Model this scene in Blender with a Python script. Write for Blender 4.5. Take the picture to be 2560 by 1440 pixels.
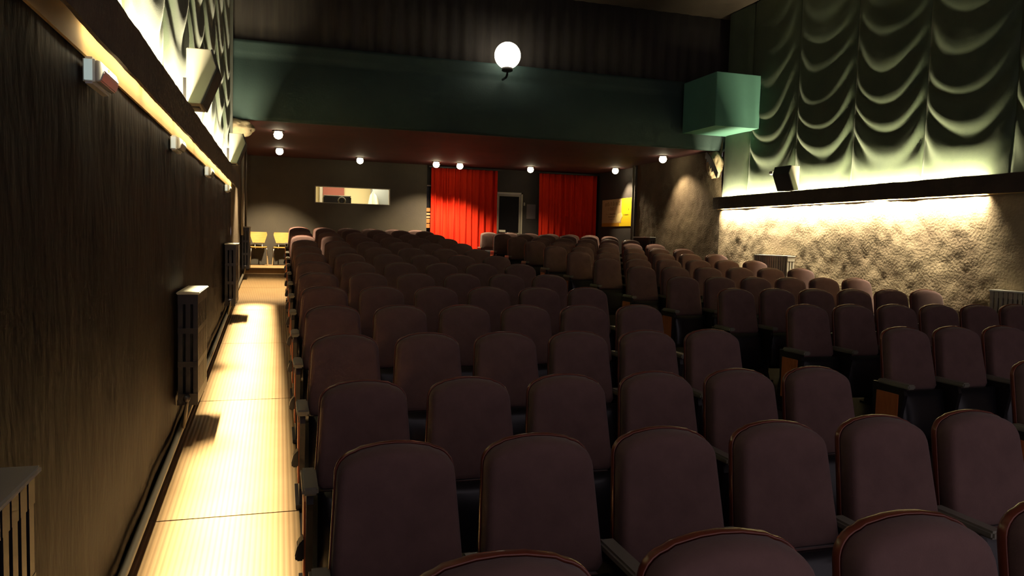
import bpy, bmesh, math, random
from mathutils import Vector, Matrix, noise

for o in list(bpy.data.objects):
    bpy.data.objects.remove(o, do_unlink=True)
random.seed(7)
SC = bpy.context.scene
COL = SC.collection

# ------------------------------------------------------------------ camera
# world: camera at the origin, +Y runs up the hall parallel to the left wall
F_PX, YAW, PITCH, ROLL = 1882.0, 0.2998, -0.0639, 0.02533
fw = Vector((math.sin(YAW) * math.cos(PITCH), math.cos(YAW) * math.cos(PITCH), math.sin(PITCH)))
rt = Vector((math.cos(YAW), -math.sin(YAW), 0.0))
up = rt.cross(fw)
r2 = math.cos(ROLL) * rt + math.sin(ROLL) * up
u2 = -math.sin(ROLL) * rt + math.cos(ROLL) * up
cam = bpy.data.cameras.new('camera')
cam.sensor_width = 36.0
cam.lens = 36.0 * F_PX / 2560.0
cam.clip_start, cam.clip_end = 0.05, 100
cam_ob = bpy.data.objects.new('camera', cam)
COL.objects.link(cam_ob)
cam_ob.matrix_world = Matrix(((r2.x, u2.x, -fw.x, 0), (r2.y, u2.y, -fw.y, 0), (r2.z, u2.z, -fw.z, 0), (0, 0, 0, 1)))
SC.camera = cam_ob

# ------------------------------------------------------------------ world, exposure
# screen end behind the camera left open; added even fill lights the seat fronts
W = bpy.data.worlds.new('dim_fill_glow')
SC.world = W
W.use_nodes = True
bg = W.node_tree.nodes['Background']
bg.inputs[0].default_value = (0.62, 0.51, 0.56, 1)
bg.inputs[1].default_value = 0.70
vs = SC.view_settings
vs.view_transform = 'Standard'
vs.look = 'None'
vs.exposure = 0.0
vs.gamma = 1.0
vs.use_curve_mapping = False
SC.cycles.max_bounces = 6
SC.cycles.diffuse_bounces = 3
SC.cycles.glossy_bounces = 3
SC.cycles.caustics_reflective = False
SC.cycles.caustics_refractive = False
SC.cycles.sample_clamp_indirect = 4.0
SC.cycles.use_denoising = True
SC.cycles.use_adaptive_sampling = True
SC.cycles.adaptive_threshold = 0.05
SC.cycles.adaptive_min_samples = 16

# light strengths
P_LOW_LEFT = 16.0      # watts per metre, tubes under the left ledge
P_LOW_RIGHT = 26.0
P_UP_LEFT = 42.0
P_UP_RIGHT = 42.0
P_DOWN = 170.0          # ceiling downlights
P_BOOTH = 60.0
WARM = (1.0, 0.86, 0.60)
WARM2 = (1.0, 0.88, 0.54)
DOWNC = (1.0, 0.80, 0.50)

# ------------------------------------------------------------------ helpers
def srgb(r, g, b):
    f = lambda c: ((c / 255 + 0.055) / 1.055) ** 2.4 if c / 255 > 0.04045 else c / 255 / 12.92
    return (f(r), f(g), f(b), 1)


def mat(name, col, rough=0.6, metal=0.0, col2=None, nscale=4.0, nstretch=(1, 1, 1), thr=(0.35, 0.7), bump=0.0,
        bscale=60.0, bstretch=(1, 1, 1), spec=0.5, sheen=0.0, emit=None, estr=0.0, coat=0.0):
    m = bpy.data.materials.new(name)
    m.use_nodes = True
    nt = m.node_tree
    b = nt.nodes['Principled BSDF']
    b.inputs['Base Color'].default_value = (*col[:3], 1)
    b.inputs['Roughness'].default_value = rough
    b.inputs['Metallic'].default_value = metal
    b.inputs['Specular IOR Level'].default_value = spec
    if sheen:
        b.inputs['Sheen Weight'].default_value = sheen
        b.inputs['Sheen Roughness'].default_value = 0.5
    if coat:
        b.inputs['Coat Weight'].default_value = coat
    if emit:
        b.inputs['Emission Color'].default_value = (*emit[:3], 1)
        b.inputs['Emission Strength'].default_value = estr
    tc = nt.nodes.new('ShaderNodeTexCoord')
    if col2 is not None:
        mp = nt.nodes.new('ShaderNodeMapping')
        mp.inputs['Scale'].default_value = nstretch
        nz = nt.nodes.new('ShaderNodeTexNoise')
        nz.inputs['Scale'].default_value = nscale
        nz.inputs['Detail'].default_value = 6
        nz.inputs['Roughness'].default_value = 0.6
        cr = nt.nodes.new('ShaderNodeValToRGB')
        cr.color_ramp.elements[0].position = thr[0]
        cr.color_ramp.elements[1].position = thr[1]
        cr.color_ramp.elements[0].color = (*col[:3], 1)
        cr.color_ramp.elements[1].color = (*col2[:3], 1)
        nt.links.new(tc.outputs['Object'], mp.inputs['Vector'])
        nt.links.new(mp.outputs['Vector'], nz.inputs['Vector'])
        nt.links.new(nz.outputs['Fac'], cr.inputs['Fac'])
        nt.links.new(cr.outputs['Color'], b.inputs['Base Color'])
    if bump:
        mp2 = nt.nodes.new('ShaderNodeMapping')
        mp2.inputs['Scale'].default_value = bstretch
        n2 = nt.nodes.new('ShaderNodeTexNoise')
        n2.inputs['Scale'].default_value = bscale
        n2.inputs['Detail'].default_value = 4
        bp = nt.nodes.new('ShaderNodeBump')
        bp.inputs['Strength'].default_value = bump
        bp.inputs['Distance'].default_value = 0.02
        nt.links.new(tc.outputs['Object'], mp2.inputs['Vector'])
        nt.links.new(mp2.outputs['Vector'], n2.inputs['Vector'])
        nt.links.new(n2.outputs['Fac'], bp.inputs['Height'])
        nt.links.new(bp.outputs['Normal'], b.inputs['Normal'])
    return m


M = {}
M['fabric'] = mat('seat_fabric', (0.185, 0.108, 0.097), 0.9, col2=(0.140, 0.082, 0.075), nscale=7, bump=0.12, bscale=240, spec=0.2, sheen=0.15)
M['shell'] = mat('lacquered_wood', (0.20, 0.047, 0.026), 0.34, col2=(0.15, 0.036, 0.020), nscale=3, nstretch=(8, 1, 1), coat=0.3)
M['panel'] = mat('orange_veneer', (0.58, 0.19, 0.065), 0.4, col2=(0.45, 0.13, 0.045), nscale=4, nstretch=(1, 6, 1))
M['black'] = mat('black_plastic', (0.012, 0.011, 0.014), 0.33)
M['arm'] = mat('pale_grey_armrest', (0.26, 0.25, 0.20), 0.25)  # one even pale grey over the whole armrest
M['iron'] = mat('black_iron', (0.016, 0.013, 0.015), 0.45, spec=0.4)
M['leftwall'] = mat('dark_glossy_wall_paint', (0.006, 0.004, 0.005), 0.65, col2=(0.022, 0.015, 0.009), nscale=1.7, nstretch=(1, 1.6, 0.35), thr=(0.46, 0.78), bump=0.35, bscale=14, bstretch=(1, 1, 0.35), spec=0.12)
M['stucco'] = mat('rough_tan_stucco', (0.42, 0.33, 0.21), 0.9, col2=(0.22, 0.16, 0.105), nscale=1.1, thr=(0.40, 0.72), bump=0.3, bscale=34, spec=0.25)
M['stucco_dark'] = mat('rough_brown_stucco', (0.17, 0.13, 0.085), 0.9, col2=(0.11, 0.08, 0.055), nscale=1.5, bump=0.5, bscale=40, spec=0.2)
M['backwall'] = mat('grey_brown_wall_paint', (0.095, 0.080, 0.056), 0.8, col2=(0.070, 0.058, 0.045), nscale=1.2, bump=0.1, bscale=30)
M['blackwall'] = mat('black_brown_wall_paint', (0.045, 0.036, 0.032), 0.75, col2=(0.03, 0.024, 0.022), nscale=2, bump=0.1, bscale=30)
M['soffit'] = mat('dark_red_ceiling_paint', (0.085, 0.022, 0.022), 0.75, col2=(0.06, 0.016, 0.018), nscale=1.5)
M['teal'] = mat('teal_paint', (0.027, 0.055, 0.052), 0.8, col2=(0.020, 0.042, 0.042), nscale=1.6, bump=0.08, bscale=40)
M['duct'] = mat('pale_teal_paint', (0.100, 0.26, 0.21), 0.8, col2=(0.085, 0.225, 0.185), nscale=2)
M['drape'] = mat('green_drape_cloth', (0.094, 0.124, 0.074), 0.85, col2=(0.070, 0.098, 0.064), nscale=3, bump=0.1, bscale=120, sheen=0.1)
M['upperwall'] = mat('dark_streaked_cloth', (0.050, 0.042, 0.036), 0.9, col2=(0.032, 0.026, 0.026), nscale=2.2, nstretch=(6, 1, 0.35), bump=0.1, bscale=40)
M['ceiling'] = mat('brown_plaster_ceiling', (0.115, 0.085, 0.060), 0.9, col2=(0.07, 0.05, 0.04), nscale=0.8, bump=0.15, bscale=20)
M['ledge'] = mat('dark_rough_beam', (0.085, 0.058, 0.042), 0.8, col2=(0.055, 0.037, 0.030), nscale=3, bump=0.4, bscale=22)
M['trough'] = mat('cream_trough_board', (0.72, 0.52, 0.22), 0.7, col2=(0.60, 0.40, 0.14), nscale=2.5, nstretch=(1, 0.6, 1))
M['seam'] = mat('drape_seam_tape', (0.11, 0.075, 0.055), 0.85)
M['red'] = mat('red_velvet_curtain', (0.74, 0.034, 0.009), 0.9, col2=(0.62, 0.024, 0.008), nscale=2, nstretch=(5, 1, 0.4), spec=0.15)
M['white'] = mat('white_enamel', (0.72, 0.72, 0.66), 0.35)
M['offwhite'] = mat('cream_enamel', (0.50, 0.46, 0.36), 0.45)
M['speaker'] = mat('grey_speaker_cabinet', (0.36, 0.33, 0.27), 0.6)
M['grille'] = mat('black_speaker_grille', (0.012, 0.010, 0.014), 0.8, bump=0.2, bscale=300)
M['chrome'] = mat('chrome', (0.75, 0.74, 0.70), 0.18, metal=1.0)
M['wood'] = mat('honey_plywood', (0.62, 0.40, 0.12), 0.4, col2=(0.52, 0.32, 0.09), nscale=4, nstretch=(1, 1, 8))
M['rad_dark'] = mat('dark_radiator_enamel', (0.010, 0.009, 0.011), 0.35)
M['rad_top'] = mat('pale_radiator_top', (0.42, 0.40, 0.30), 0.4)
M['pipe'] = mat('painted_pipe', (0.20, 0.17, 0.12), 0.4)
M['floor'] = mat('dark_hall_floor', (0.035, 0.027, 0.024), 0.7, col2=(0.025, 0.02, 0.02), nscale=3)
M['booth'] = mat('cream_booth_wall', (0.74, 0.62, 0.34), 0.8)
M['boothred'] = mat('brick_red_board', (0.30, 0.085, 0.055), 0.7)
M['boothblue'] = mat('grey_blue_panel', (0.33, 0.36, 0.36), 0.6)
M['cloth'] = mat('white_cloth', (0.85, 0.83, 0.70), 0.9)
M['projbody'] = mat('charcoal_projector_case', (0.045, 0.042, 0.042), 0.45)
M['lensglass'] = mat('lens_glass', (0.05, 0.05, 0.055), 0.08)
M['yellow'] = mat('yellow_banner_print', (0.86, 0.60, 0.01), 0.6)
M['peach'] = mat('peach_banner_print', (0.58, 0.40, 0.20), 0.6)
M['orangeprint'] = mat('orange_banner_print', (0.52, 0.24, 0.02), 0.6)
M['print'] = mat('brown_banner_lettering', (0.27, 0.15, 0.05), 0.7)
M['paleprint'] = mat('pale_banner_print', (0.80, 0.64, 0.28), 0.6)
M['notice'] = mat('grey_paper', (0.16, 0.13, 0.13), 0.7)
M['leaflet1'] = mat('orange_leaflets', (0.60, 0.25, 0.07), 0.6)
M['leaflet2'] = mat('pink_leaflets', (0.70, 0.40, 0.20), 0.6)
M['glow_tube'] = mat('fluorescent_tube', (0.9, 0.85, 0.7), 0.5, emit=(1.0, 0.86, 0.55), estr=12.0)
M['glow_lamp'] = mat('lit_downlight_lens', (0.9, 0.85, 0.7), 0.5, emit=(1.0, 0.86, 0.55), estr=14.0)
M['glow_globe'] = mat('lit_opal_globe', (0.9, 0.87, 0.8), 0.5, emit=(1.0, 0.90, 0.68), estr=5.0)
M['glow_emerg'] = mat('emergency_lamp_lens', (0.75, 0.78, 0.75), 0.3, emit=(0.72, 0.95, 0.88), estr=0.35)
M['glow_green'] = mat('green_indicator', (0.1, 0.4, 0.05), 0.4, emit=(0.25, 0.9, 0.08), estr=1.0)
M['frosted'] = mat('clear_plastic_cover', (0.55, 0.55, 0.48), 0.2)
gl = bpy.data.materials.new('window_glass')
gl.use_nodes = True
g = gl.node_tree.nodes['Principled BSDF']
g.inputs['Base Color'].default_value = (1, 1, 1, 1)
g.inputs['Roughness'].default_value = 0.02
g.inputs['Transmission Weight'].default_value = 1.0
g.inputs['IOR'].default_value = 1.02
M['glass'] = gl
M['darkglass'] = mat('dark_door_glass', (0.008, 0.007, 0.010), 0.3, spec=0.05)

# ribbed aisle matting
mm = bpy.data.materials.new('ribbed_rubber_matting')
mm.use_nodes = True
nt = mm.node_tree
b = nt.nodes['Principled BSDF']
b.inputs['Roughness'].default_value = 0.5
tc = nt.nodes.new('ShaderNodeTexCoord')
wv = nt.nodes.new('ShaderNodeTexWave')
wv.wave_type = 'BANDS'
wv.bands_direction = 'X'
wv.inputs['Scale'].default_value = 11.0
wv.inputs['Distortion'].default_value = 0.0
nz = nt.nodes.new('ShaderNodeTexNoise')
nz.inputs['Scale'].default_value = 2.2
nz.inputs['Detail'].default_value = 5
c1 = nt.nodes.new('ShaderNodeValToRGB')
c1.color_ramp.elements[0].color = (0.42, 0.25, 0.105, 1)
c1.color_ramp.elements[1].color = (0.55, 0.37, 0.18, 1)
mx = nt.nodes.new('ShaderNodeMixRGB')
mx.blend_type = 'MULTIPLY'
mx.inputs[0].default_value = 0.4
c2 = nt.nodes.new('ShaderNodeValToRGB')
c2.color_ramp.elements[0].color = (0.45, 0.40, 0.35, 1)
c2.color_ramp.elements[0].position = 0.15
c2.color_ramp.elements[1].color = (1, 1, 1, 1)
c2.color_ramp.elements[1].position = 0.5
bp = nt.nodes.new('ShaderNodeBump')
bp.inputs['Strength'].default_value = 0.5
bp.inputs['Distance'].default_value = 0.004
L = nt.links.new
L(tc.outputs['Object'], wv.inputs['Vector'])
L(tc.outputs['Object'], nz.inputs['Vector'])
L(nz.outputs['Fac'], c1.inputs['Fac'])
L(wv.outputs['Fac'], c2.inputs['Fac'])
L(c1.outputs['Color'], mx.inputs[1])
L(c2.outputs['Color'], mx.inputs[2])
L(mx.outputs['Color'], b.inputs['Base Color'])
L(wv.outputs['Fac'], bp.inputs['Height'])
L(bp.outputs['Normal'], b.inputs['Normal'])
M['matting'] = mm


def newbm():
    return bmesh.new()


def bx(bm, x0, x1, y0, y1, z0, z1, rot=None, piv=None):
    vs_ = [bm.verts.new((x, y, z)) for x in (x0, x1) for y in (y0, y1) for z in (z0, z1)]
    for f in ((0, 1, 3, 2), (4, 6, 7, 5), (0, 4, 5, 1), (2, 3, 7, 6), (0, 2, 6, 4), (1, 5, 7, 3)):
        bm.faces.new([vs_[i] for i in f])
    if rot is not None:
        bmesh.ops.rotate(bm, verts=vs_, cent=piv or (0, 0, 0), matrix=rot)
    return vs_


def tube(bm, pts, r, n=8, caps=True):
    pts = [Vector(p) for p in pts]
    rings = []
    for i, p in enumerate(pts):
        a = pts[max(i - 1, 0)]
        c = pts[min(i + 1, len(pts) - 1)]
        d = (c - a).normalized()
        s = d.cross(Vector((0, 0, 1)) if abs(d.z) < 0.9 else Vector((1, 0, 0))).normalized()
        t = d.cross(s)
        rr = r[i] if isinstance(r, (list, tuple)) else r
        rings.append([bm.verts.new(p + rr * (math.cos(2 * math.pi * k / n) * s + math.sin(2 * math.pi * k / n) * t)) for k in range(n)])
    for A, B in zip(rings, rings[1:]):
        for k in range(n):
            bm.faces.new((A[k], A[(k + 1) % n], B[(k + 1) % n], B[k]))
    if caps:
        bm.faces.new(rings[0][::-1])
        bm.faces.new(rings[-1])


def lathe(bm, prof, n=20, cent=(0, 0, 0), axis='z'):
    c = Vector(cent)
    rings = []
    for r, h in prof:
        ring = []
        for k in range(n):
            a = 2 * math.pi * k / n
            if axis == 'z':
                v = Vector((r * math.cos(a), r * math.sin(a), h))
            else:
                v = Vector((r * math.cos(a), h, r * math.sin(a)))
            ring.append(bm.verts.new(c + v))
        rings.append(ring)
    for A, B in zip(rings, rings[1:]):
        for k in range(n):
            bm.faces.new((A[k], A[(k + 1) % n], B[(k + 1) % n], B[k]))
    bm.faces.new(rings[0][::-1])
    bm.faces.new(rings[-1])


def grid(bm, nu, nv, fn):
    V = [[bm.verts.new(fn(i / nu, j / nv)) for j in range(nv + 1)] for i in range(nu + 1)]
    for i in range(nu):
        for j in range(nv):
            bm.faces.new((V[i][j], V[i + 1][j], V[i + 1][j + 1], V[i][j + 1]))
    return V


def sheet(bm, nu, nv, fn, th):
    """a grid with thickness: second skin offset by the vector th, closed at the rim"""
    th = Vector(th)
    A = grid(bm, nu, nv, fn)
    B = grid(bm, nu, nv, lambda u, v: Vector(fn(u, v)) + th)
    for i in range(nu):
        for k in (0, nv):
            bm.faces.new((A[i][k], A[i + 1][k], B[i + 1][k], B[i][k]))
    for j in range(nv):
        for k in (0, nu):
            bm.faces.new((A[k][j], A[k][j + 1], B[k][j + 1], B[k][j]))


def prism(bm, poly, axis, a0, a1):
    """extrude a 2D polygon; axis 'y': poly is (x,z); axis 'x': poly is (y,z); axis 'z': poly is (x,y)"""
    def P(p, a):
        return {'y': (p[0], a, p[1]), 'x': (a, p[0], p[1]), 'z': (p[0], p[1], a)}[axis]
    A = [bm.verts.new(P(p, a0)) for p in poly]
    B = [bm.verts.new(P(p, a1)) for p in poly]
    n = len(poly)
    for k in range(n):
        bm.faces.new((A[k], A[(k + 1) % n], B[(k + 1) % n], B[k]))
    bm.faces.new(A[::-1])
    bm.faces.new(B)


def mesh(name, bm, m, smooth=False, bevel=0.0):
    if bevel:
        bmesh.ops.bevel(bm, geom=list(bm.edges), offset=bevel, segments=2, affect='EDGES', clamp_overlap=True)
    bmesh.ops.recalc_face_normals(bm, faces=bm.faces)
    me = bpy.data.meshes.new(name)
    bm.to_mesh(me)
    bm.free()
    me.materials.append(M[m])
    if smooth:
        for p in me.polygons:
            p.use_smooth = True
    return me


def put(name, me, parent=None, loc=(0, 0, 0)):
    o = bpy.data.objects.new(name, me)
    COL.objects.link(o)
    o.location = loc
    if parent:
        o.parent = parent
    return o


def obj(name, bm, m, parent=None, smooth=False, bevel=0.0):
    return put(name, mesh(name, bm, m, smooth, bevel), parent)


def tag(o, label, cat, group=None):
    o['label'] = label
    o['category'] = cat
    if group:
        o['group'] = group
    return o


def thing(name, label, cat, loc=(0, 0, 0), group=None):
    o = bpy.data.objects.new(name, None)
    COL.objects.link(o)
    o.empty_display_size = 0.1
    o.location = loc
    return tag(o, label, cat, group)


def struct(o, label=None, cat=None):
    o['kind'] = 'structure'
    if label:
        o['label'] = label
    if cat:
        o['category'] = cat
    return o


def area(name, loc, sx, sy, power, color, direction, parent=None, spread=math.pi):
    l = bpy.data.lights.new(name, 'AREA')
    l.shape = 'RECTANGLE'
    l.size, l.size_y = sx, sy
    l.energy = power
    l.color = color
    l.spread = spread
    o = bpy.data.objects.new(name, l)
    COL.objects.link(o)
    o.location = loc
    o.rotation_euler = Vector(direction).to_track_quat('-Z', 'Y').to_euler()
    if parent:
        o.parent = parent
    return o


ORD = ['zeroth', 'first', 'second', 'third', 'fourth', 'fifth', 'sixth', 'seventh', 'eighth', 'ninth', 'tenth',
       'eleventh', 'twelfth', 'thirteenth', 'fourteenth', 'fifteenth', 'sixteenth']

# ------------------------------------------------------------------ room dimensions
XL, XR = -0.72, 7.80           # side walls
XR2 = 7.95                     # right wall behind the step
YB = 18.45                     # back wall
YBAL = 12.30                   # balcony front
ZSOF = 1.77                    # soffit under the balcony
ZPAR = 2.93                    # top of the balcony front
ZCEIL = 4.17
ZPLAT = -0.72                  # landing at the back
YSTEP = 16.30
PITCHX = 0.52
X0, XGAP = 0.39, 4.34
HS = 0.97                      # seat height
ROWY = [1.43, 2.584, 3.636, 4.757, 5.92, 7.083, 8.22, 9.347]
ROWZ = [-0.655, -0.724, -0.702, -0.618, -0.543, -0.470, -0.397, -0.317]
for k in range(1, 7):
    ROWY.append(9.347 + 1.13 * k)
    ROWZ.append(-0.317 + 0.075 * k)
ROWY.append(17.257)
ROWZ.append(0.163)
PROF = [(-1.5, -1.70), (0.0, -1.695), (2.0, -1.69)] + [(ROWY[k], ROWZ[k] - HS) for k in range(1, 14)] + [(YSTEP, ROWZ[13] - HS + 0.011)]


def zfloor(y):
    if y > YSTEP:
        return ZPLAT
    for (a, za), (c, zc) in zip(PROF, PROF[1:]):
        if a <= y <= c:
            return za + (zc - za) * (y - a) / (c - a)
    return PROF[0][1]


# ------------------------------------------------------------------ floor, landing, matting
bm = newbm()
poly = [(y, z) for y, z in PROF] + [(YSTEP, -2.0), (-1.5, -2.0)]
prism(bm, poly, 'x', XL - 0.1, XR2 + 0.1)
struct(obj('floor', bm, 'floor'))
bm = newbm()
bx(bm, XL - 0.1, XR2 + 0.1, YSTEP, YB + 0.2, -2.0, ZPLAT)
struct(obj('floor_landing', bm, 'floor'))
matting = thing('aisle_matting', 'yellow-brown ribbed matting running up the left aisle floor', 'floor mat', (0, 2, zfloor(2)))
cuts = [-1.0, 2.05, 4.45, 6.85, 9.25, 11.65, 14.05, YSTEP - 0.01]
for a, c in zip(cuts, cuts[1:]):
    bm = newbm()
    ys = sorted([a, c - 0.012] + [y for y, z in PROF if a < y < c - 0.012])
    pl = [(y, zfloor(y) + 0.012) for y in ys] + [(y, zfloor(y) + 0.001) for y in reversed(ys)]
    prism(bm, pl, 'x', XL + 0.005, 0.115)
    o = obj('mat_section', bm, 'matting')
    o.parent = matting
    o.matrix_parent_inverse = Matrix.Translation(-Vector(matting.location))
for nm, (y0, y1, z0, z1) in {'step_riser': (YSTEP - 0.012, YSTEP - 0.001, zfloor(YSTEP - .05) + 0.014, ZPLAT + 0.012),
                             'landing_section': (YSTEP - 0.012, YB - 0.2, ZPLAT + 0.001, ZPLAT + 0.012)}.items():
    bm = newbm()
    if nm == 'landing_section':
        y0 = YSTEP
    bx(bm, XL + 0.005, 0.30 if nm == 'landing_section' else 0.115, y0, y1, z0, z1)
    o = obj(nm, bm, 'matting')
    o.parent = matting
    o.matrix_parent_inverse = Matrix.Translation(-Vector(matting.location))

# ------------------------------------------------------------------ walls and ceilings
def rough(y, z, amp, s1=1.6, s2=7.0, seed=0.0):
    p = Vector((y, z, seed))
    return amp * (noise.noise(p * s1) + 0.45 * noise.noise(p * s2) + 0.25 * noise.noise(p * 17))


# left wall: dark painted, from the front to the balcony
bm = newbm()
V = grid(bm, 150, 34, lambda u, v: (XL + 0.010 * noise.noise(Vector((u * 40, v * 9, 1.3))), -1.5 + u * (YBAL + 1.5), -1.95 + v * 2.75))
struct(obj('wall_left', bm, 'leftwall', smooth=True))
bm = newbm()
bx(bm, XL - 0.30, XL - 0.20, -1.5, YBAL, -1.95, ZCEIL)
struct(obj('wall_left_backing', bm, 'blackwall'))
bm = newbm()
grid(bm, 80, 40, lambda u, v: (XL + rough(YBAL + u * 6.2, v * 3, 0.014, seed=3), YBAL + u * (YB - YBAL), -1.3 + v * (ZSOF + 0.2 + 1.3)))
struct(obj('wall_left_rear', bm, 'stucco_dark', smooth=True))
# right wall: rough stucco
bm = newbm()
grid(bm, 330, 54, lambda u, v: (XR + rough(u * 17, v * 2.7, 0.020, seed=5), -1.5 + u * (YBAL + 1.5), -1.95 + v * 2.75))
struct(obj('wall_right', bm, 'stucco', smooth=True))
bm = newbm()
bx(bm, XR + 0.20, XR + 0.30, -1.5, YBAL + 0.3, -1.95, ZCEIL)
struct(obj('wall_right_backing', bm, 'blackwall'))
bm = newbm()
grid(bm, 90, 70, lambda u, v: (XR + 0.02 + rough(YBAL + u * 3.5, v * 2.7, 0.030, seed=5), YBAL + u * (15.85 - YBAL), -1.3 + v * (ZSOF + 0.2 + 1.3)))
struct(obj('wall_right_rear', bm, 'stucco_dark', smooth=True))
bm = newbm()
bx(bm, XR, XR2 + 0.1, 15.80, 15.85, -1.3, ZSOF + 0.1)
bx(bm, XR2, XR2 + 0.1, 15.80, YB + 0.1, -1.3, ZSOF + 0.1)
struct(obj('wall_right_recess', bm, 'blackwall'))
# back wall behind the curtains and the booth wall with its window opening
bm = newbm()
bx(bm, 3.42, 5.22, YB, YB + 0.12, -0.75, ZSOF + 0.1)
bx(bm, 5.92, XR2 + 0.1, YB, YB + 0.12, -0.75, ZSOF + 0.1)
bx(bm, 5.22, 5.92, YB, YB + 0.12, 1.20, ZSOF + 0.1)
struct(obj('wall_back', bm, 'blackwall'))
WX0, WX1, WZ0, WZ1 = 0.775, 2.53, 0.755, 1.145
YW = 18.30
bm = newbm()
bx(bm, XL - 0.02, WX0, YW, YW + 0.14, -0.75, ZSOF + 0.05)
bx(bm, WX1, 3.42, YW, YW + 0.14, -0.75, ZSOF + 0.05)
bx(bm, WX0, WX1, YW, YW + 0.14, -0.75, WZ0)
bx(bm, WX0, WX1, YW, YW + 0.14, WZ1, ZSOF + 0.05)
struct(obj('wall_booth', bm, 'backwall'))
# soffit, balcony front, upper wall, ceiling
bm = newbm()
bx(bm, XL - 0.1, XR2 + 0.15, YBAL + 0.10, YB + 0.1, ZSOF, ZSOF + 0.12)
struct(obj('ceiling_under_balcony', bm, 'soffit'))
bm = newbm()


def balc(u, v):
    x = XL - 0.20 + u * (XR - XL + 0.4)
    z = ZSOF - 0.02 + v * (ZPAR - ZSOF + 0.02)
    bulge = 0.10 * math.sin(math.pi * min(1, v * 1.25)) if v < 0.8 else 0.02
    return (x, YBAL + 0.10 - bulge - 0.05 * v + 0.012 * noise.noise(Vector((x * 1.3, z * 2, 0))), z)


sheet(bm, 60, 24, balc, (0, 0.12, 0))
struct(obj('wall_balcony_front', bm, 'teal', smooth=True))
bm = newbm()


def uppr(u, v):
    x = XL - 0.25 + u * (XR - XL + 0.5)
    z = ZPAR - 0.1 + v * (ZCEIL - ZPAR + 0.1)
    return (x, 12.47 + 0.010 * math.sin(x * 2 * math.pi / 0.23) + 0.008 * math.sin(x * 9.7 + 1), z)


sheet(bm, 320, 2, uppr, (0, 0.05, 0))
struct(obj('wall_above_balcony', bm, 'upperwall', smooth=True))
bm = newbm()
bx(bm, XL - 0.3, XR + 0.3, -1.5, 12.6, ZCEIL, ZCEIL + 0.1)
struct(obj('ceiling', bm, 'ceiling'))

# ------------------------------------------------------------------ ledges with light troughs
ZL0, ZL1 = 0.66, 0.876


def ledge(side):
    s = 1 if side == 'left' else -1
    xw = XL if side == 'left' else XR
    X = lambda d: xw + s * d                      # distance from the wall
    bxs = lambda bm, d0, d1, y0, y1, z0, z1: bx(bm, min(X(d0), X(d1)), max(X(d0), X(d1)), y0, y1, z0, z1)
    t = thing('light_ledge', 'dark rough timber ledge with hidden strip lights along the %s wall' % side, 'ledge',
              (X(0.06), 6, ZL0), 'ledges on the side walls')
    off = Matrix.Translation(-Vector(t.location))
    y0, y1 = -1.0, 12.35
    if side == 'left':
        lo, hi = (3.15, 12.1), (0.6, 12.1)
    else:
        lo, hi = (6.75, 12.2), (6.75, 12.2)
    parts = []
    bm = newbm()

    def fas(u, v):
        y = y0 + u * (y1 - y0)
        w = 0.007 * noise.noise(Vector((y * 2.5, 0, 4.0 * s))) + 0.004 * noise.noise(Vector((y * 9, 1, 0)))
        zz = (ZL0 + 0.6 * w) if v == 0 else (ZL1 + w)
        return (X(0.12) + s * 0.5 * w, y, zz)
    sheet(bm, 220, 1, fas, (-s * 0.016, 0, 0))
    parts.append(obj('fascia', bm, 'ledge'))
    bm = newbm()
    bxs(bm, 0.016, 0.105, y0, y1, 0.762, 0.774)
    parts.append(obj('shelf_board', bm, 'trough'))
    bm = newbm()
    bxs(bm, 0.004, 0.016, y0, y1, 0.655, 0.774)
    parts.append(obj('back_board', bm, 'trough'))
    for (a, c), z, nm in ((lo, 0.738, 'lower'), (hi, 0.797, 'upper')):
        n = max(1, round((c - a) / 1.2))
        for k in range(n):
            ya, yb = a + (c - a) * k / n + 0.03, a + (c - a) * (k + 1) / n - 0.03
            bm = newbm()
            dx = 0.075 if nm == 'lower' else 0.088
            tube(bm, [(X(dx), ya, z), (X(dx), yb, z)], 0.013, 8)
            parts.append(obj('fluorescent_tube', bm, 'glow_tube', smooth=True))
    for o in parts:
        o.parent = t
        o.matrix_parent_inverse = off
    # the tubes' light
    pl = P_LOW_LEFT if side == 'left' else P_LOW_RIGHT
    pu = P_UP_LEFT if side == 'left' else P_UP_RIGHT
    l1 = area('tube_light_down', (X(0.070), (lo[0] + lo[1]) / 2, 0.722), lo[1] - lo[0], 0.02, pl * (lo[1] - lo[0]), WARM, (0, 0, -1))
    l1.rotation_euler = (0, 0, math.pi / 2)
    if side == 'left':        # reflector strip throws the light down into the aisle, away from the wall
        l1.rotation_euler = (Matrix.Rotation(math.radians(-9), 3, 'Y') @ Matrix.Rotation(math.pi / 2, 3, 'Z')).to_euler()
        l1.data.spread = math.radians(20)
    else:
        l1.rotation_euler = (Matrix.Rotation(math.radians(-14), 3, 'Y') @ Matrix.Rotation(math.pi / 2, 3, 'Z')).to_euler()
        l1.data.spread = math.radians(80)
    l2 = area('tube_light_up', (X(0.085), (hi[0] + hi[1]) / 2, 0.814), hi[1] - hi[0], 0.02, pu * (hi[1] - hi[0]), WARM2, (0, 0, 1))
    l2.rotation_euler = (math.pi, 0, math.pi / 2)
    return t


ledge('left')
ledge('right')

# ------------------------------------------------------------------ festoon drapes above the ledges
SEAMS = [12.22, 11.44, 10.20, 8.95, 7.69, 6.46, 5.21, 3.96, 2.71]


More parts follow.
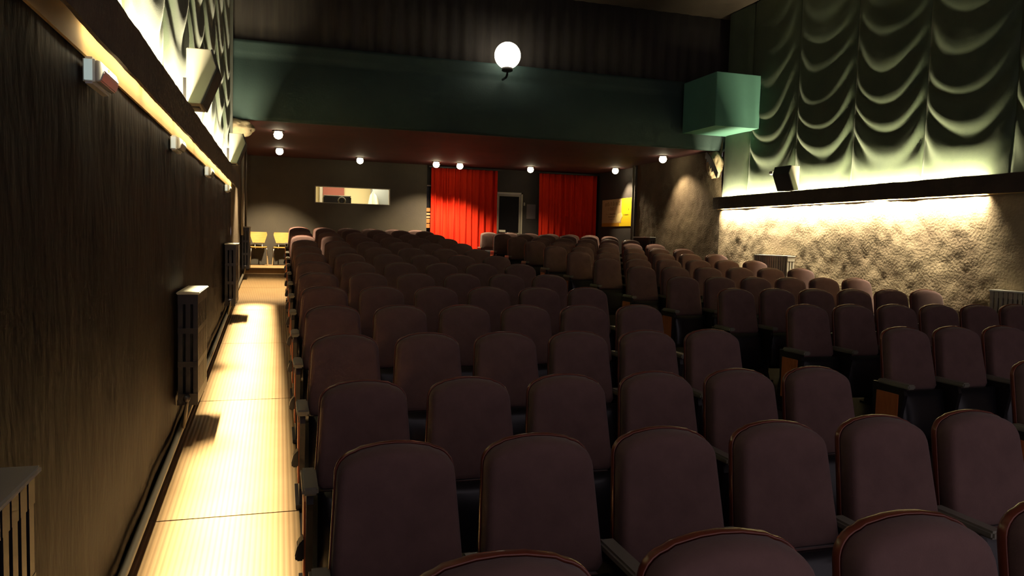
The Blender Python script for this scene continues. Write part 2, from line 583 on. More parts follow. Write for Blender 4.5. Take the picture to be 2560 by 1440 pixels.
def drapes(side):
    s = 1 if side == 'left' else -1
    xw = XL if side == 'left' else XR
    t = thing('festoon_drape', 'green festoon drape in swagged panels hung above the %s ledge' % side, 'drape', (xw + s * 0.05, 7, 0.88),
              'drapes on the side walls')
    off = Matrix.Translation(-Vector(t.location))
    z0, z1 = 0.80, ZCEIL - 0.01
    for k, (yb, ya) in enumerate(zip(SEAMS, SEAMS[1:])):
        if side == 'right' and ya < 3.5:
            continue
        rnd = random.Random(k * 13 + (5 if side == 'left' else 0))
        ph, dip, per = rnd.uniform(0, 6.28), rnd.uniform(0.42, 0.58), rnd.uniform(0.40, 0.50)
        skew = rnd.uniform(-0.08, 0.08)
        flat = (k == 0)

        def fn(u, v, ya=ya, yb=yb, k=k, ph=ph, dip=dip, per=per, skew=skew, flat=flat):
            y = ya + u * (yb - ya)
            z = z0 + v * (z1 - z0)
            a = 2 * (u - 0.5 - skew)
            e = min(u, 1 - u) * (yb - ya)
            d = 0.045 + 0.045 * (1 - math.exp(-e / 0.10))
            if not flat:
                h = z - z0
                zz = z - dip * (abs(a) ** 2.3) * (0.7 + 0.3 * min(1, h))
                q = (zz / per + 0.35 * noise.noise(Vector((y * 0.9 + k, z * 1.1, 0)))) * 2 * math.pi + ph
                w = math.sin(q) + 0.22 * math.sin(2 * q + 0.8)
                edge = math.exp(-e / 0.30)
                amp = (0.008 + 0.021 * edge) * (1 - math.exp(-e / 0.035)) * min(1.0, 0.10 + h / 0.7) * (1.0 if h < 1.0 else max(0.14, 1.0 - 0.55 * (h - 1.0)))
                d += amp * w
                d += 0.014 * math.exp(-((a) / 0.55) ** 2) * (0.5 + 0.5 * math.sin(zz * 2.3 + ph))
            else:
                d += 0.010 * math.sin(u * 9 + 1) * v
            hh = min(1.0, max(0.0, (z - z0 - 0.05) / 0.45))
            d = 0.020 + (d - 0.046 - 0.020) * hh * hh * (3 - 2 * hh)
            return (xw + s * d, y, z)
        bm = newbm()
        sheet(bm, 36, 120, fn, (-s * 0.004, 0, 0))
        o = obj('drape_panel', bm, 'drape', smooth=True)
        o.parent = t
        o.matrix_parent_inverse = off
        bm = newbm()
        tube(bm, [(xw + s * (0.024 if i == 0 else -0.060), ya, z0 + (z1 - z0) * i / 12) for i in range(13)], 0.012, 6)
        o = obj('seam_tape', bm, 'seam', smooth=True)
        o.parent = t
        o.matrix_parent_inverse = off
    return t


drapes('left')
drapes('right')

# teal box at the right balcony corner
bm = newbm()
bx(bm, 6.90, 7.80, 11.13, 12.20, 1.985, 2.87)
tag(obj('duct_box', bm, 'duct', bevel=0.006), 'teal boxed-in duct jutting out beneath the dark ceiling by the right drape', 'duct')

# lumpy tan stucco bulges where the balcony front meets the side walls
for side, xw, s in (('left', XL, 1), ('right', XR, -1)):
    bm = newbm()
    bmesh.ops.create_icosphere(bm, subdivisions=4, radius=1.0)
    for v in bm.verts:
        c = v.co.copy()
        n_ = 1 + 0.22 * noise.noise(c * 2.1 + Vector((s, 0, 0))) + 0.10 * noise.noise(c * 6)
        v.co = Vector((xw + s * 0.02 + s * abs(c.x) * (0.30 if s > 0 else 0.11) * n_ if c.x * s > 0 else xw - s * 0.02, 12.50 + c.y * 0.22 * n_, (1.62 + c.z * 0.15 * n_) if s > 0 else (1.50 + c.z * 0.25 * n_)))
    tag(obj('stucco_bulge', bm, 'stucco', smooth=True), 'lumpy tan stucco bulge under the %s end of the balcony front' % side, 'corbel', 'stucco bulges under the balcony')
# thin black sheet with a ragged lower edge by the right bulge
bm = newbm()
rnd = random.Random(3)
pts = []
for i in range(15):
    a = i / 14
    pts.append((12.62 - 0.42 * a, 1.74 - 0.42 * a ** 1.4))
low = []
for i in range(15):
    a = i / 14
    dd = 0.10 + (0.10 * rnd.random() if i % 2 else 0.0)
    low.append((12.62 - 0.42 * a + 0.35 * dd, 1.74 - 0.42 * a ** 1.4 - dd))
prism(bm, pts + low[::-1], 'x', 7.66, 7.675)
tag(obj('ragged_sheet', bm, 'black'), 'thin black sheet with ragged edge beside the right stucco bulge', 'fabric')

# ------------------------------------------------------------------ speakers on the ledges
def speaker_on(side, y, label):
    s = 1 if side == 'left' else -1
    xw = XL if side == 'left' else XR
    zb = ZL1 + 0.008
    t = thing('surround_speaker', label, 'speaker', (xw + s * 0.12, y, zb), 'surround speakers on the ledges')
    prof = [(-0.02, 0.0), (-0.02, 0.372), (0.135, 0.372), (0.172, 0.255), (0.070, 0.0)]
    bm = newbm()
    prism(bm, [(s * a, c) for a, c in prof], 'y', 0.0, 0.40)
    o = obj('cabinet', bm, 'speaker', t, bevel=0.004)
    bm = newbm()
    th = 0.012
    g_ = [(0.135, 0.372), (0.172, 0.255), (0.070, 0.0)]
    outer = [(s * (a + th), c + (0.004 if i == 0 else 0.0)) for i, (a, c) in enumerate(g_)]
    inner = [(s * (a + 0.001), c) for a, c in g_]
    prism(bm, outer + inner[::-1], 'y', 0.004, 0.396)
    obj('grille', bm, 'grille', t)
    bm = newbm()
    bx(bm, -0.05, 0.05, 0.15, 0.25, -0.008, 0.0)
    bx(bm, min(-s * 0.03, -s * 0.06), max(-s * 0.03, -s * 0.06), 0.17, 0.23, 0.0, 0.2)
    obj('bracket', bm, 'iron', t)
    return t


speaker_on('left', 5.67, 'grey wedge loudspeaker on the left ledge, the larger nearer one')
speaker_on('left', 10.24, 'grey wedge loudspeaker at the far end of the left ledge')
speaker_on('right', 9.95, 'grey wedge loudspeaker with black front on the right ledge')
t = thing('wall_lamp', 'small white lamp on the green drape above the right loudspeaker', 'lamp', (7.72, 10.62, 1.20))
bm = newbm()
bx(bm, -0.05, 0.0, -0.06, 0.06, -0.03, 0.03)
obj('lamp_body', bm, 'white', t, bevel=0.01)
bm = newbm()
bx(bm, -0.06, -0.05, -0.045, 0.045, -0.02, 0.02)
obj('diffuser', bm, 'white', t)

# ------------------------------------------------------------------ emergency lights under the left ledge
for k, (y, lab) in enumerate(((3.20, 'largest and nearest white emergency light under the left ledge'),
                              (5.55, 'second white emergency light under the left ledge'),
                              (7.95, 'third white emergency light under the left ledge'),
                              (10.75, 'farthest white emergency light under the left ledge'))):
    t = thing('emergency_light', lab, 'emergency light', (XL + 0.012, y, 0.545), 'emergency lights under the left ledge')
    bm = newbm()
    bx(bm, 0, 0.040, 0, 0.30, 0, 0.10)
    obj('housing', bm, 'white', t, bevel=0.008)
    bm = newbm()
    prism(bm, [(0.040, 0.010), (0.040, 0.092), (0.062, 0.085), (0.072, 0.05), (0.060, 0.014)], 'y', 0.015, 0.285)
    obj('lamp_cover', bm, 'frosted', t, bevel=0.004)
    bm = newbm()
    bx(bm, 0.006, 0.034, -0.004, 0.0, 0.012, 0.088)
    obj('lamp_lens', bm, 'glow_emerg', t)
    bm = newbm()
    lathe(bm, [(0.007, 0.0), (0.007, 0.006)], 10, (0.066, 0.10, 0.068), 'y')
    obj('indicator', bm, 'glow_green', t)

# ------------------------------------------------------------------ radiators
def radiator(name_mat, side, y0, y1, ztop, label, group):
    s = 1 if side == 'left' else -1
    xw = XL if side == 'left' else XR
    h = 0.78
    t = thing('radiator', label, 'radiator', (xw + s * 0.012, y0, ztop - h), group)
    n = int((y1 - y0) / 0.055)
    dy = (y1 - y0) / n
    for k in range(n):
        bm = newbm()
        a, c = k * dy + 0.006, (k + 1) * dy - 0.006
        for d in (0.035, 0.085, 0.135):
            bx(bm, s * (d - 0.016), s * (d + 0.016), a + 0.006, c - 0.006, 0.05, h - 0.05)
        for z0, z1 in ((0.0, 0.07), (0.26, 0.30), (0.50, 0.54), (h - 0.07, h)):
            bx(bm, s * 0.018, s * 0.152, a, c, z0, z1)
        if k == 0:
            me = mesh('radiator_column', bm, name_mat, bevel=0.0)
            first = put('column', me, t)
        else:
            bm.free()
            put('column', me, t, (0, k * dy, 0))
    bm = newbm()
    bx(bm, s * 0.010, s * 0.165, -0.005, (y1 - y0) + 0.005, h, h + 0.018)
    obj('top_cover', bm, 'rad_top' if side == 'left' else 'white', t, bevel=0.005)
    for yy in (0.12, (y1 - y0) - 0.12):
        bm = newbm()
        bx(bm, 0.0, s * 0.14, yy - 0.012, yy + 0.012, -0.035, 0.0)
        obj('wall_bracket', bm, 'iron', t)
    bm = newbm()
    yy = -0.03
    zb = zfloor(y0) - (ztop - h) + 0.13
    tube(bm, [(s * 0.085, 0.01, 0.05), (s * 0.085, yy, 0.05), (s * 0.085, yy - 0.01, 0.02), (s * 0.06, yy - 0.01, zb)], 0.012, 8)
    obj('feed_pipe', bm, 'pipe', t, smooth=True)
    bm = newbm()
    lathe(bm, [(0.020, -0.05), (0.024, -0.04), (0.024, -0.01), (0.016, 0.0)], 10, (s * 0.085, yy - 0.02, 0.05), 'y')
    obj('valve', bm, 'iron', t, smooth=True)
    return t


GL, GR = 'radiators on the left wall', 'radiators on the right wall'
radiator('rad_dark', 'left', 1.15, 2.02, -0.585, 'dark column radiator at the lower left corner, nearest on left wall', GL)
radiator('rad_dark', 'left', 5.75, 6.45, -0.445, 'black column radiator with pale top, second along the left wall', GL)
radiator('rad_dark', 'left', 10.55, 11.25, -0.160, 'black column radiator, third along the left wall', GL)
radiator('rad_dark', 'left', 15.05, 15.75, 0.105, 'black column radiator beside the landing step, farthest on left wall', GL)
radiator('offwhite', 'right', 5.65, 6.50, -0.44, 'pale ribbed radiator at the right edge, nearest on right wall', GR)
radiator('offwhite', 'right', 10.05, 10.93, -0.16, 'pale ribbed radiator in the middle of the right stucco wall', GR)
radiator('rad_dark', 'right', 14.70, 15.50, 0.12, 'dark radiator with pale top under the right light scallops', GR)

# heating pipe along the foot of the left wall
bm = newbm()
tube(bm, [(XL + 0.055, y, zfloor(y) + 0.125) for y in [0.2 + 0.5 * i for i in range(32)]], 0.020, 8)
tag(obj('heating_pipe', bm, 'pipe', smooth=True), 'painted heating pipe along the foot of the left wall', 'pipe')
bm = newbm()
ys = [0.0, 2.0] + ROWY[1:13] + [16.2]
ys = sorted(set(ys))
prism(bm, [(y, zfloor(y) + 0.075) for y in ys] + [(y, zfloor(y) + 0.013) for y in reversed(ys)], 'x', XL + 0.012, XL + 0.032)
struct(obj('baseboard_left', bm, 'black'))
# upright pipes on the left wall past the ledge
for y, lab in ((14.55, 'pale upright pipe on left rear wall, nearer of two'), (15.95, 'pale upright pipe on left rear wall, farther of two')):
    bm = newbm()
    tube(bm, [(XL + 0.06, y, zfloor(y) + 0.9), (XL + 0.06, y, ZSOF)], 0.022, 8)
    tag(obj('upright_pipe', bm, 'pipe', smooth=True), lab, 'pipe', 'upright pipes on the left rear wall')
bm = newbm()
tube(bm, [(XR - 0.02, 15.90, -0.9), (XR - 0.02, 15.90, ZSOF)], 0.028, 8)
tag(obj('corner_pipe', bm, 'pipe', smooth=True), 'upright painted pipe beside the yellow banner', 'pipe')

# ------------------------------------------------------------------ lamps
DL = [(-0.04, 13.72, 'downlight above the left aisle, nearer of the pair', 4.0, (-0.12, 0.05, -1)),
      (-0.02, 16.42, 'downlight above the left aisle, farther of the pair', 4.5, (-0.08, 0.55, -1)),
      (1.72, 17.46, 'downlight above the booth window', 0.12, None),
      (3.46, 17.40, 'downlight above the left edge of the left red curtain', 1.8, (-0.10, 0.15, -1)),
      (4.04, 17.47, 'downlight above the middle of the left red curtain', 2.4, None),
      (5.77, 17.40, 'downlight between the two red curtains', 0.5, None),
      (7.63, 16.58, 'downlight beside the yellow banner', 1.3, (0.12, -0.28, -1)),
      (7.39, 13.80, 'downlight near the right stucco bulge', 0.9, (0.22, -0.25, -1))]
for x, y, lab, f, aim in DL:
    t = thing('downlight', 'round lit ' + lab, 'downlight', (x, y, ZSOF), 'downlights under the balcony')
    bm = newbm()
    lathe(bm, [(0.068, 0.0), (0.100, -0.006), (0.104, -0.014), (0.092, -0.020), (0.074, -0.016)], 24)
    obj('trim_ring', bm, 'chrome', t, smooth=True)
    bm = newbm()
    lathe(bm, [(0.04, -0.010), (0.066, -0.030), (0.078, -0.065), (0.068, -0.105), (0.045, -0.130), (0.015, -0.142)], 24)
    obj('lens', bm, 'glow_lamp', t, smooth=True)
    l = bpy.data.lights.new('downlight_beam', 'SPOT')
    l.energy = P_DOWN * f
    l.color = DOWNC
    l.spot_size = math.radians(104 if x > 1 else 74)
    l.spot_blend = 0.7
    l.shadow_soft_size = 0.05
    o = bpy.data.objects.new('downlight_beam', l)
    COL.objects.link(o)
    o.parent = t
    o.location = (0, 0, -0.16)
    if aim:
        o.rotation_euler = Vector(aim).to_track_quat('-Z', 'Y').to_euler()

t = thing('globe_lamp', 'bright round opal globe lamp on the balcony front', 'lamp', (3.545, 12.04, 3.01))
bm = newbm()
bmesh.ops.create_uvsphere(bm, u_segments=32, v_segments=18, radius=0.215)
obj('globe', bm, 'glow_globe', t, smooth=True)
bm = newbm()
lathe(bm, [(0.07, -0.26), (0.09, -0.25), (0.09, -0.20), (0.05, -0.19)], 20)
obj('collar', bm, 'iron', t, smooth=True)
bm = newbm()
tube(bm, [(0, 0.0, -0.25), (0, 0.0, -0.31), (0, 0.05, -0.34), (0, 0.26, -0.34)], 0.02, 8)
obj('bracket', bm, 'iron', t, smooth=True)

# ------------------------------------------------------------------ projection booth
w = thing('window_1', 'long narrow lit projection booth window in the rear wall', 'window', (1.65, YW, WZ0))
w['kind'] = 'structure'
bm = newbm()
for a in ((WX0 - 1.65, WX0 + 0.02 - 1.65, 0, WZ1 - WZ0), (WX1 - 0.02 - 1.65, WX1 - 1.65, 0, WZ1 - WZ0)):
    bx(bm, a[0], a[1], 0.0, 0.14, a[2], a[3])
bx(bm, WX0 - 1.65, WX1 - 1.65, 0.0, 0.14, 0, 0.012)
bx(bm, WX0 - 1.65, WX1 - 1.65, 0.0, 0.14, WZ1 - WZ0 - 0.012, WZ1 - WZ0)
obj('window_frame', bm, 'offwhite', w)
bm = newbm()
bx(bm, WX0 + 0.02 - 1.65, WX1 - 0.02 - 1.65, 0.06, 0.066, 0.012, WZ1 - WZ0 - 0.012)
obj('pane', bm, 'glass', w)
bm = newbm()
bx(bm, -0.1, 3.4, 20.4, 20.5, -0.7, 1.76)
bx(bm, -0.2, -0.1, YW + 0.14, 20.5, -0.7, 1.76)
bx(bm, 3.30, 3.40, YW + 0.14, 20.5, -0.7, 1.76)
bx(bm, -0.2, 3.4, YW + 0.14, 20.5, -0.75, -0.70)
struct(obj('wall_booth_inside', bm, 'booth'))
bm = newbm()
bx(bm, -0.2, 3.4, YW + 0.14, 20.5, 1.70, 1.76)
struct(obj('ceiling_booth', bm, 'booth'))
bm = newbm()
bx(bm, 1.06, 1.60, 20.30, 20.38, 0.3, 1.6)
tag(obj('red_board', bm, 'boothred'), 'brick-red board on the booth wall behind the projector', 'board')
bm = newbm()
bx(bm, 0.975, 1.05, 20.28, 20.39, -0.69, 1.69)
tag(obj('door_post', bm, 'offwhite'), 'pale upright post left of the red board inside the booth', 'post')
pj = thing('projector', 'dark boxy film projector behind the booth window', 'projector', (1.34, 19.0, 0.45))
bm = newbm()
bx(bm, -0.33, 0.33, 0.0, 0.6, 0.20, 0.505)
obj('case', bm, 'projbody', pj, bevel=0.02)
bm = newbm()
bx(bm, -0.33, 0.33, 0.02, 0.6, 0.505, 0.53)
obj('lid', bm, 'white', pj, bevel=0.008)
bm = newbm()
lathe(bm, [(0.085, 0.02), (0.095, -0.06), (0.095, -0.08), (0.080, -0.085), (0.074, -0.06)], 24, (0.10, 0, 0.395), 'y')
obj('lens_barrel', bm, 'speaker', pj, smooth=True)
bm = newbm()
lathe(bm, [(0.072, -0.05), (0.050, -0.068), (0.015, -0.072)], 24, (0.10, 0, 0.395), 'y')
obj('lens', bm, 'lensglass', pj, smooth=True)
bm = newbm()
bx(bm, -0.25, 0.25, 0.08, 0.52, -1.14, 0.20)
obj('pedestal', bm, 'iron', pj)
bm = newbm()
bx(bm, 2.28, 2.95, 19.75, 20.25, -0.69, 1.62)
tag(obj('equipment_cabinet', bm, 'boothblue', bevel=0.01), 'grey-blue equipment cabinet at the right end of the booth window', 'cabinet')
bm = newbm()


def clothf(u, v):
    x = 2.10 + 0.34 * u * (1 - 0.35 * v) + 0.10 * v
    z = 0.55 + 0.62 * v * (1 - 0.55 * abs(u - 0.35))
    return (x, 19.55 + 0.05 * math.sin(u * 11 + v * 3) + 0.12 * v, z)


sheet(bm, 18, 12, clothf, (0, 0.012, 0))
tag(obj('draped_cloth', bm, 'cloth', smooth=True), 'crumpled white cloth hanging before the grey-blue booth cabinet', 'cloth')
l = area('booth_ceiling_lamp', (1.7, 19.25, 1.66), 1.6, 0.5, P_BOOTH, (1.0, 0.88, 0.62), (0, 0, -1))

# ------------------------------------------------------------------ red curtains, door, notices
def red_curtain(x0, x1, label, ph):
    t = thing('red_curtain', label, 'curtain', ((x0 + x1) / 2, 18.24, ZPLAT), 'red curtains at the back')
    cx = (x0 + x1) / 2
    bm = newbm()

    def fn(u, v):
        x = x0 + u * (x1 - x0)
        a = (x - x0) * 2 * math.pi / 0.155 + ph + 0.8 * math.sin(x * 3.1 + ph)
        amp = 0.034 + 0.014 * math.sin(x * 5 + ph * 2)
        return (x - cx + 0.012 * math.sin(a * 0.5 + v * 2), amp * math.sin(a) + 0.012 * math.sin(2 * a + 1.5 * v), 0.015 + v * 2.41)
    sheet(bm, 200, 10, fn, (0, 0.008, 0))
    obj('curtain_cloth', bm, 'red', t, smooth=True)
    bm = newbm()
    bx(bm, x0 - cx - 0.05, x1 - cx + 0.05, -0.02, 0.02, 2.43, 2.46)
    obj('curtain_rail', bm, 'iron', t)


red_curtain(3.50, 5.20, 'wide bright red pleated curtain left of the white-framed door', 0.4)
red_curtain(6.30, 7.88, 'darker red pleated curtain right of the white-framed door', 2.1)
d = thing('door_1', 'white-framed dark glass door between the red curtains', 'door', (5.57, YB, ZPLAT))
d['kind'] = 'structure'
bm = newbm()
H = 1.92
bx(bm, -0.35, -0.315, -0.03, 0.10, 0.0, H)
bx(bm, 0.315, 0.35, -0.03, 0.10, 0.0, H)
bx(bm, -0.35, 0.35, -0.03, 0.10, H - 0.035, H)
obj('door_frame', bm, 'offwhite', d)
bm = newbm()
for a in ((-0.31, -0.265, 0.02, H - 0.04), (0.265, 0.31, 0.02, H - 0.04), (-0.265, 0.265, H - 0.10, H - 0.04), (-0.265, 0.265, 0.02, 0.10), (-0.265, 0.265, 0.86, 0.90)):
    bx(bm, a[0], a[1], 0.0, 0.04, a[2], a[3])
obj('door_leaf', bm, 'speaker', d)
bm = newbm()
bx(bm, -0.265, 0.265, 0.016, 0.024, 0.10, H - 0.10)
obj('pane', bm, 'darkglass', d)
bm = newbm()
tube(bm, [(-0.24, -0.03, 0.90), (0.24, -0.03, 0.90)], 0.012, 8)
obj('push_bar', bm, 'chrome', d, smooth=True)
bm = newbm()
bx(bm, 5.30, 5.47, YB - 0.06, YB - 0.02, 0.19, 0.245)
tag(obj('door_sign', bm, 'cloth'), 'small cream card at the lower left of the white-framed door', 'sign')
bm = newbm()
bx(bm, 6.04, 6.28, YB - 0.012, YB, 0.55, 0.92)
tag(obj('wall_notice', bm, 'notice'), 'dim grey paper notice on the wall right of the white-framed door', 'notice')
bm = newbm()
bx(bm, 5.955, 5.99, YB - 0.02, YB, 0.88, 0.96)
tag(obj('light_switch', bm, 'speaker'), 'small grey light switch beside the door frame', 'switch')
rk = thing('leaflet_rack', 'narrow wall rack of stacked leaflets left of the bright red curtain', 'rack', (3.49, YB, 0.16))
bm = newbm()
bx(bm, -0.065, 0.065, -0.02, 0.0, 0.0, 1.10)
obj('back_panel', bm, 'black', rk)
bm = newbm()
bx(bm, -0.06, 0.06, -0.09, -0.02, 1.10, 1.13)
obj('shelf', bm, 'speaker', rk)
for k, (z, h_, m_) in enumerate(((0.08, 0.10, 'leaflet1'), (0.20, 0.10, 'leaflet1'), (0.32, 0.05, 'leaflet2'), (0.40, 0.05, 'leaflet2'), (0.48, 0.09, 'leaflet1'))):
    bm = newbm()
    bx(bm, -0.058, 0.058, -0.08, -0.02, z, z + h_)
    obj('leaflet_stack', bm, m_, rk)

# yellow banner on the right recess wall
bn = thing('banner', 'yellow and peach printed banner on the right rear wall', 'banner', (XR2, 17.1, 0.395))
bl, bh = 1.74, 0.675
bm = newbm()
bx(bm, -0.012, -0.002, -bl / 2, bl / 2, 0, bh)
obj('banner_sheet', bm, 'yellow', bn)


def onb(y0, y1, z0, z1, m_, dx=0.0, nm='print_field'):
    """banner coordinates: 0 at the far (left in view) end, 1 at the near end"""
    bm = newbm()
    bx(bm, -0.014 - dx, -0.012, bl / 2 - y1 * bl, bl / 2 - y0 * bl, z0 * bh, z1 * bh)
    return obj(nm, bm, m_, bn)


onb(0.0, 0.66, 0.13, 1.0, 'peach')
onb(0.0, 0.60, 0.0, 0.13, 'orangeprint')
bm = newbm()
prism(bm, [(bl / 2 - a * bl, c * bh) for a, c in ((0.52, 0.16), (0.63, 0.18), (0.70, 0.36), (0.66, 0.50), (0.54, 0.46), (0.50, 0.30))], 'x', -0.0150, -0.0125)
obj('print_shape', bm, 'paleprint', bn)
rnd = random.Random(11)


def scribble(y0, y1, z0, z1, n):
    bm = newbm()
    wd = (y1 - y0) / n
    for k in range(n):
        a = y0 + k * wd
        hh = z0 + (z1 - z0) * rnd.choice((0.72, 0.8, 1.0))
        f = rnd.choice((0, 1, 2))
        xs = (-0.0158, -0.0140)
        Yb = lambda t_: bl / 2 - t_ * bl
        st = 0.16 * wd
        bx(bm, xs[0], xs[1], Yb(a + 0.10 * wd + st), Yb(a + 0.10 * wd), z0 * bh, hh * bh)
        if f:
            bx(bm, xs[0], xs[1], Yb(a + 0.78 * wd), Yb(a + 0.10 * wd), (hh - 0.02) * bh, hh * bh)
            bx(bm, xs[0], xs[1], Yb(a + 0.78 * wd), Yb(a + 0.78 * wd - st), z0 * bh, hh * bh)
        if f == 2:
            bx(bm, xs[0], xs[1], Yb(a + 0.78 * wd), Yb(a + 0.10 * wd), z0 * bh, (z0 + 0.02) * bh)
    o = obj('lettering', bm, 'print', bn)
    o['kind'] = 'stuff'
    return o


scribble(0.10, 0.34, 0.76, 0.90, 5)
scribble(0.37, 0.62, 0.77, 0.91, 5)
scribble(0.22, 0.52, 0.60, 0.71, 6)
scribble(0.15, 0.48, 0.44, 0.49, 11)
scribble(0.22, 0.46, 0.34, 0.385, 8)
scribble(0.28, 0.44, 0.24, 0.28, 6)
scribble(0.74, 0.92, 0.40, 0.43, 8)
scribble(0.88, 0.93, 0.56, 0.66, 1)

# ------------------------------------------------------------------ two wooden chairs on the landing
def side_chair(x, y, label, rz):
    t = thing('side_chair', label, 'chair', (x, y, ZPLAT + 0.012), 'plywood chairs on the landing')
    t.rotation_euler = (0, 0, rz)
    t.scale = (1.02, 1.0, 1.03)
    bm = newbm()

    def seatf(u, v):
        a, c = 2 * u - 1, 2 * v - 1
        return (0.175 * a * (1 - 0.06 * c * c), -0.19 + 0.36 * v, 0.395 + 0.012 * c * c - 0.006 * (1 - a * a))
    sheet(bm, 10, 10, seatf, (0, 0, -0.014))
    obj('seat', bm, 'wood', t, smooth=False)
    bm = newbm()

    def backf(u, v):
        a = 2 * u - 1
        wv_ = 0.125 + 0.055 * min(1, v * 1.35) - 0.012 * max(0, v - 0.8) * 5
        return (wv_ * a, 0.195 + 0.025 * v - 0.05 * (a * a), 0.485 + 0.235 * v)
    sheet(bm, 12, 10, backf, (0, 0.012, 0))
    obj('backrest', bm, 'wood', t, smooth=False)
    for sx in (-1, 1):
        bm = newbm()
        tube(bm, [(sx * 0.145, -0.16, 0.38), (sx * 0.165, -0.185, 0.36), (sx * 0.185, -0.20, 0.0)], 0.011, 8)
        obj('leg', bm, 'chrome', t, smooth=True)
        bm = newbm()
        tube(bm, [(sx * 0.145, 0.10, 0.38), (sx * 0.165, 0.14, 0.36), (sx * 0.185, 0.20, 0.0)], 0.011, 8)
        obj('leg', bm, 'chrome', t, smooth=True)
        bm = newbm()
        tube(bm, [(sx * 0.07, -0.10, 0.372), (sx * 0.075, 0.15, 0.372), (sx * 0.075, 0.185, 0.41), (sx * 0.080, 0.208, 0.56)], 0.010, 8)
        obj('back_support', bm, 'chrome', t, smooth=True)
    return t


side_chair(-0.455, 17.78, 'honey plywood chair with chrome legs on the landing, left one', 0.05)
side_chair(0.035, 17.78, 'honey plywood chair with chrome legs on the landing, nearer the seats', -0.04)

# ------------------------------------------------------------------ cinema seats
def outline(w0, w1, h, r, n=7, arch=0.022):
    """closed outline, bottom left -> bottom right -> rounded top; w0 bottom, w1 top half widths"""
    pts = [(-w0 + 0.02, 0.0), (w0 - 0.02, 0.0), (w0, 0.025)]
    cx, cz = w1 - r, h - r * 0.9 - arch
    for i in range(n + 1):
        a = math.pi / 2 * i / n
        pts.append((cx + r * math.cos(a), cz + 0.9 * r * math.sin(a) + (0.35 * arch if i == n else 0)))
    for x in (0.45 * cx, 0.0, -0.45 * cx):
        pts.append((x, h - arch * (x / cx) ** 2 * 0.65))
    for i in range(n + 1):
        a = math.pi / 2 * (n - i) / n
        pts.append((-cx - r * math.cos(a), cz + 0.9 * r * math.sin(a) + (0.35 * arch if i == 0 else 0)))
    pts.append((-w0, 0.025))
    return pts


LEAN = math.radians(11)
BZ = 0.50                                         # foot of the backrest
BL = (HS - BZ) / math.cos(LEAN)                   # length along the lean


def lean(x, d, z):
    """backrest coordinates: z up along the back, d forwards (towards the screen, -Y)"""
    y0 = -math.tan(LEAN) * (HS - BZ)
    return (x, y0 + z * math.sin(LEAN) - d * math.cos(LEAN), BZ + z * math.cos(LEAN) - d * math.sin(LEAN) * 0.3)


def rings(bm, outl, cx, cz, levels, cap0=True, cap1=True):
    R = []
    for d, k in levels:
        R.append([bm.verts.new(lean(x * k, d, cz + (z - cz) * k)) for x, z in outl])
    n = len(outl)
    for A, B in zip(R, R[1:]):
        for i in range(n):
            bm.faces.new((A[i], A[(i + 1) % n], B[(i + 1) % n], B[i]))
    for flag, ring, (d, k) in ((cap0, R[0], levels[0]), (cap1, R[-1], levels[-1])):
        if flag:
            c = bm.verts.new(lean(0, d + (0.004 if flag is cap1 else 0), cz))
            for i in range(n):
                bm.faces.new((ring[i], ring[(i + 1) % n], c))


pad_o = outline(0.226, 0.203, BL, 0.085)
bm = newbm()
rings(bm, pad_o, 0, BL * 0.5, [(-0.026, 0.98), (-0.018, 1.0), (0.022, 1.0), (0.044, 0.982), (0.057, 0.94), (0.062, 0.86), (0.064, 0.5)])
ME_PAD = mesh('backrest_pad', bm, 'fabric', smooth=True)
sh_o = outline(0.232, 0.209, BL + 0.006, 0.088)
bm = newbm()
rings(bm, sh_o, 0, BL * 0.5, [(-0.058, 0.90), (-0.054, 0.96), (-0.046, 0.99), (-0.036, 1.0), (-0.020, 1.0), (-0.017, 0.99), (-0.030, 0.96)])
ME_SHELL = mesh('backrest_shell', bm, 'shell', smooth=True)
# tipped-up seat: black underside shell towards the screen, cushion behind it
TIP = math.radians(-12)
bm = newbm()


def tipf(u, v):
    a, c = 2 * u - 1, v
    bul = 0.040 * (1 - a ** 4) * math.sin(math.pi * min(1, 0.15 + 0.85 * c)) ** 0.6
    x = 0.222 * a
    z = 0.135 + 0.375 * c
    return (x, -0.205 - bul - 0.05 * (1 - c), z)


sheet(bm, 8, 8, tipf, (0, 0.025, 0))
ME_UNDER = mesh('seat_underside', bm, 'black', smooth=True)
bm = newbm()
bx(bm, -0.215, 0.215, -0.180, -0.105, 0.165, 0.500)
ME_CUSH = mesh('seat_cushion', bm, 'fabric', bevel=0.022, smooth=True)
# standard + armrest at the seat's left
bm = newbm()
prism(bm, [(-0.30, 0.02), (0.05, 0.02), (0.03, 0.10), (-0.02, 0.30), (0.0, 0.56), (-0.30, 0.56), (-0.32, 0.50), (-0.28, 0.30), (-0.26, 0.10)], 'x', -0.015, 0.015)
bx(bm, -0.035, 0.035, -0.32, 0.08, 0.0, 0.022)
ME_STD = mesh('standard', bm, 'iron')
bm = newbm()
bx(bm, -0.034, 0.034, -0.375, -0.065, 0.555, 0.590)
ME_ARM = mesh('armrest', bm, 'arm', bevel=0.009)
bm = newbm()
bx(bm, -0.024, -0.015, -0.270, -0.05, 0.13, 0.50)
ME_ENDL = mesh('end_panel', bm, 'panel', bevel=0.004)
bm = newbm()
bx(bm, 0.015, 0.024, -0.270, -0.05, 0.13, 0.50)
ME_ENDR = mesh('end_panel', bm, 'panel', bevel=0.004)
bm = newbm()
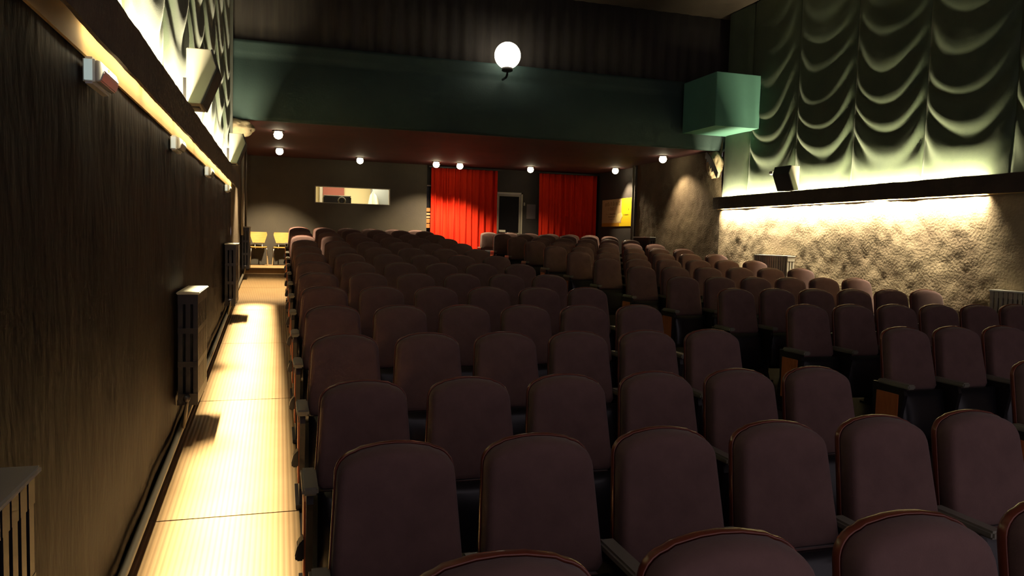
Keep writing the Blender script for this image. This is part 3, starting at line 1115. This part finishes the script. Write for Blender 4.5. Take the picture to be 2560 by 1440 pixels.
prism(bm, [(-0.022, 0.335), (-0.050, 0.305), (-0.062, 0.255), (-0.055, 0.235), (-0.022, 0.235)], 'y', -0.285, -0.205)
ME_STEP = mesh('step_light', bm, 'black', bevel=0.006)
# hinge rods either side of the back
bm = newbm()
tube(bm, [(-0.26, -0.075, 0.535), (0.26, -0.075, 0.535)], 0.008, 6)
ME_ROD = mesh('hinge_rod', bm, 'chrome', smooth=True)


def seat(block, r, c, x, y, z):
    aisle = 'left' if block == 'left' else 'centre'
    rows = 'row nearest the camera' if r == 0 else '%s row from front' % ORD[r + 1]
    lab = 'brown tip-up cinema seat, %s from %s aisle, %s block, %s' % (ORD[c + 1], aisle, block, rows)
    t = thing('cinema_seat', lab, 'cinema seat', (x, y, z), 'seats of the %s block' % block)
    put('backrest_pad', ME_PAD, t)
    put('backrest_shell', ME_SHELL, t)
    put('seat_underside', ME_UNDER, t)
    put('seat_cushion', ME_CUSH, t)
    put('hinge_rod', ME_ROD, t)
    s1 = put('standard', ME_STD, t, (-PITCHX / 2, 0, 0))
    put('armrest', ME_ARM, t, (-PITCHX / 2, 0, 0))
    if c == 0:
        put('end_panel', ME_ENDL, s1)
        if block == 'left':
            put('step_light', ME_STEP, s1)
    if c == 5:
        s2 = put('standard', ME_STD, t, (PITCHX / 2, 0, 0))
        put('armrest', ME_ARM, t, (PITCHX / 2, 0, 0))
        put('end_panel', ME_ENDR, s2)
    return t


def on_frame(x, y, z):
    p = Vector((x, y, z))
    dz = p.dot(fw)
    return dz > 0.3 and 1280 + F_PX * p.dot(r2) / dz < 2640


for r in range(15):
    for block, xs in (('left', X0), ('right', X0 + XGAP)):
        if block == 'right' and r < 2:
            continue
        for c in range(6):
            x = xs + PITCHX * c + (0.05 if r == 0 else 0.0)
            y, zt = ROWY[r], ROWZ[r]
            if not on_frame(x - 0.25, y, zt):
                continue
            t = seat(block, r, c, x, y, zt - HS)
            if r == 14:
                t.location.z = ZPLAT
                t.scale.z = (zt - ZPLAT) / HS
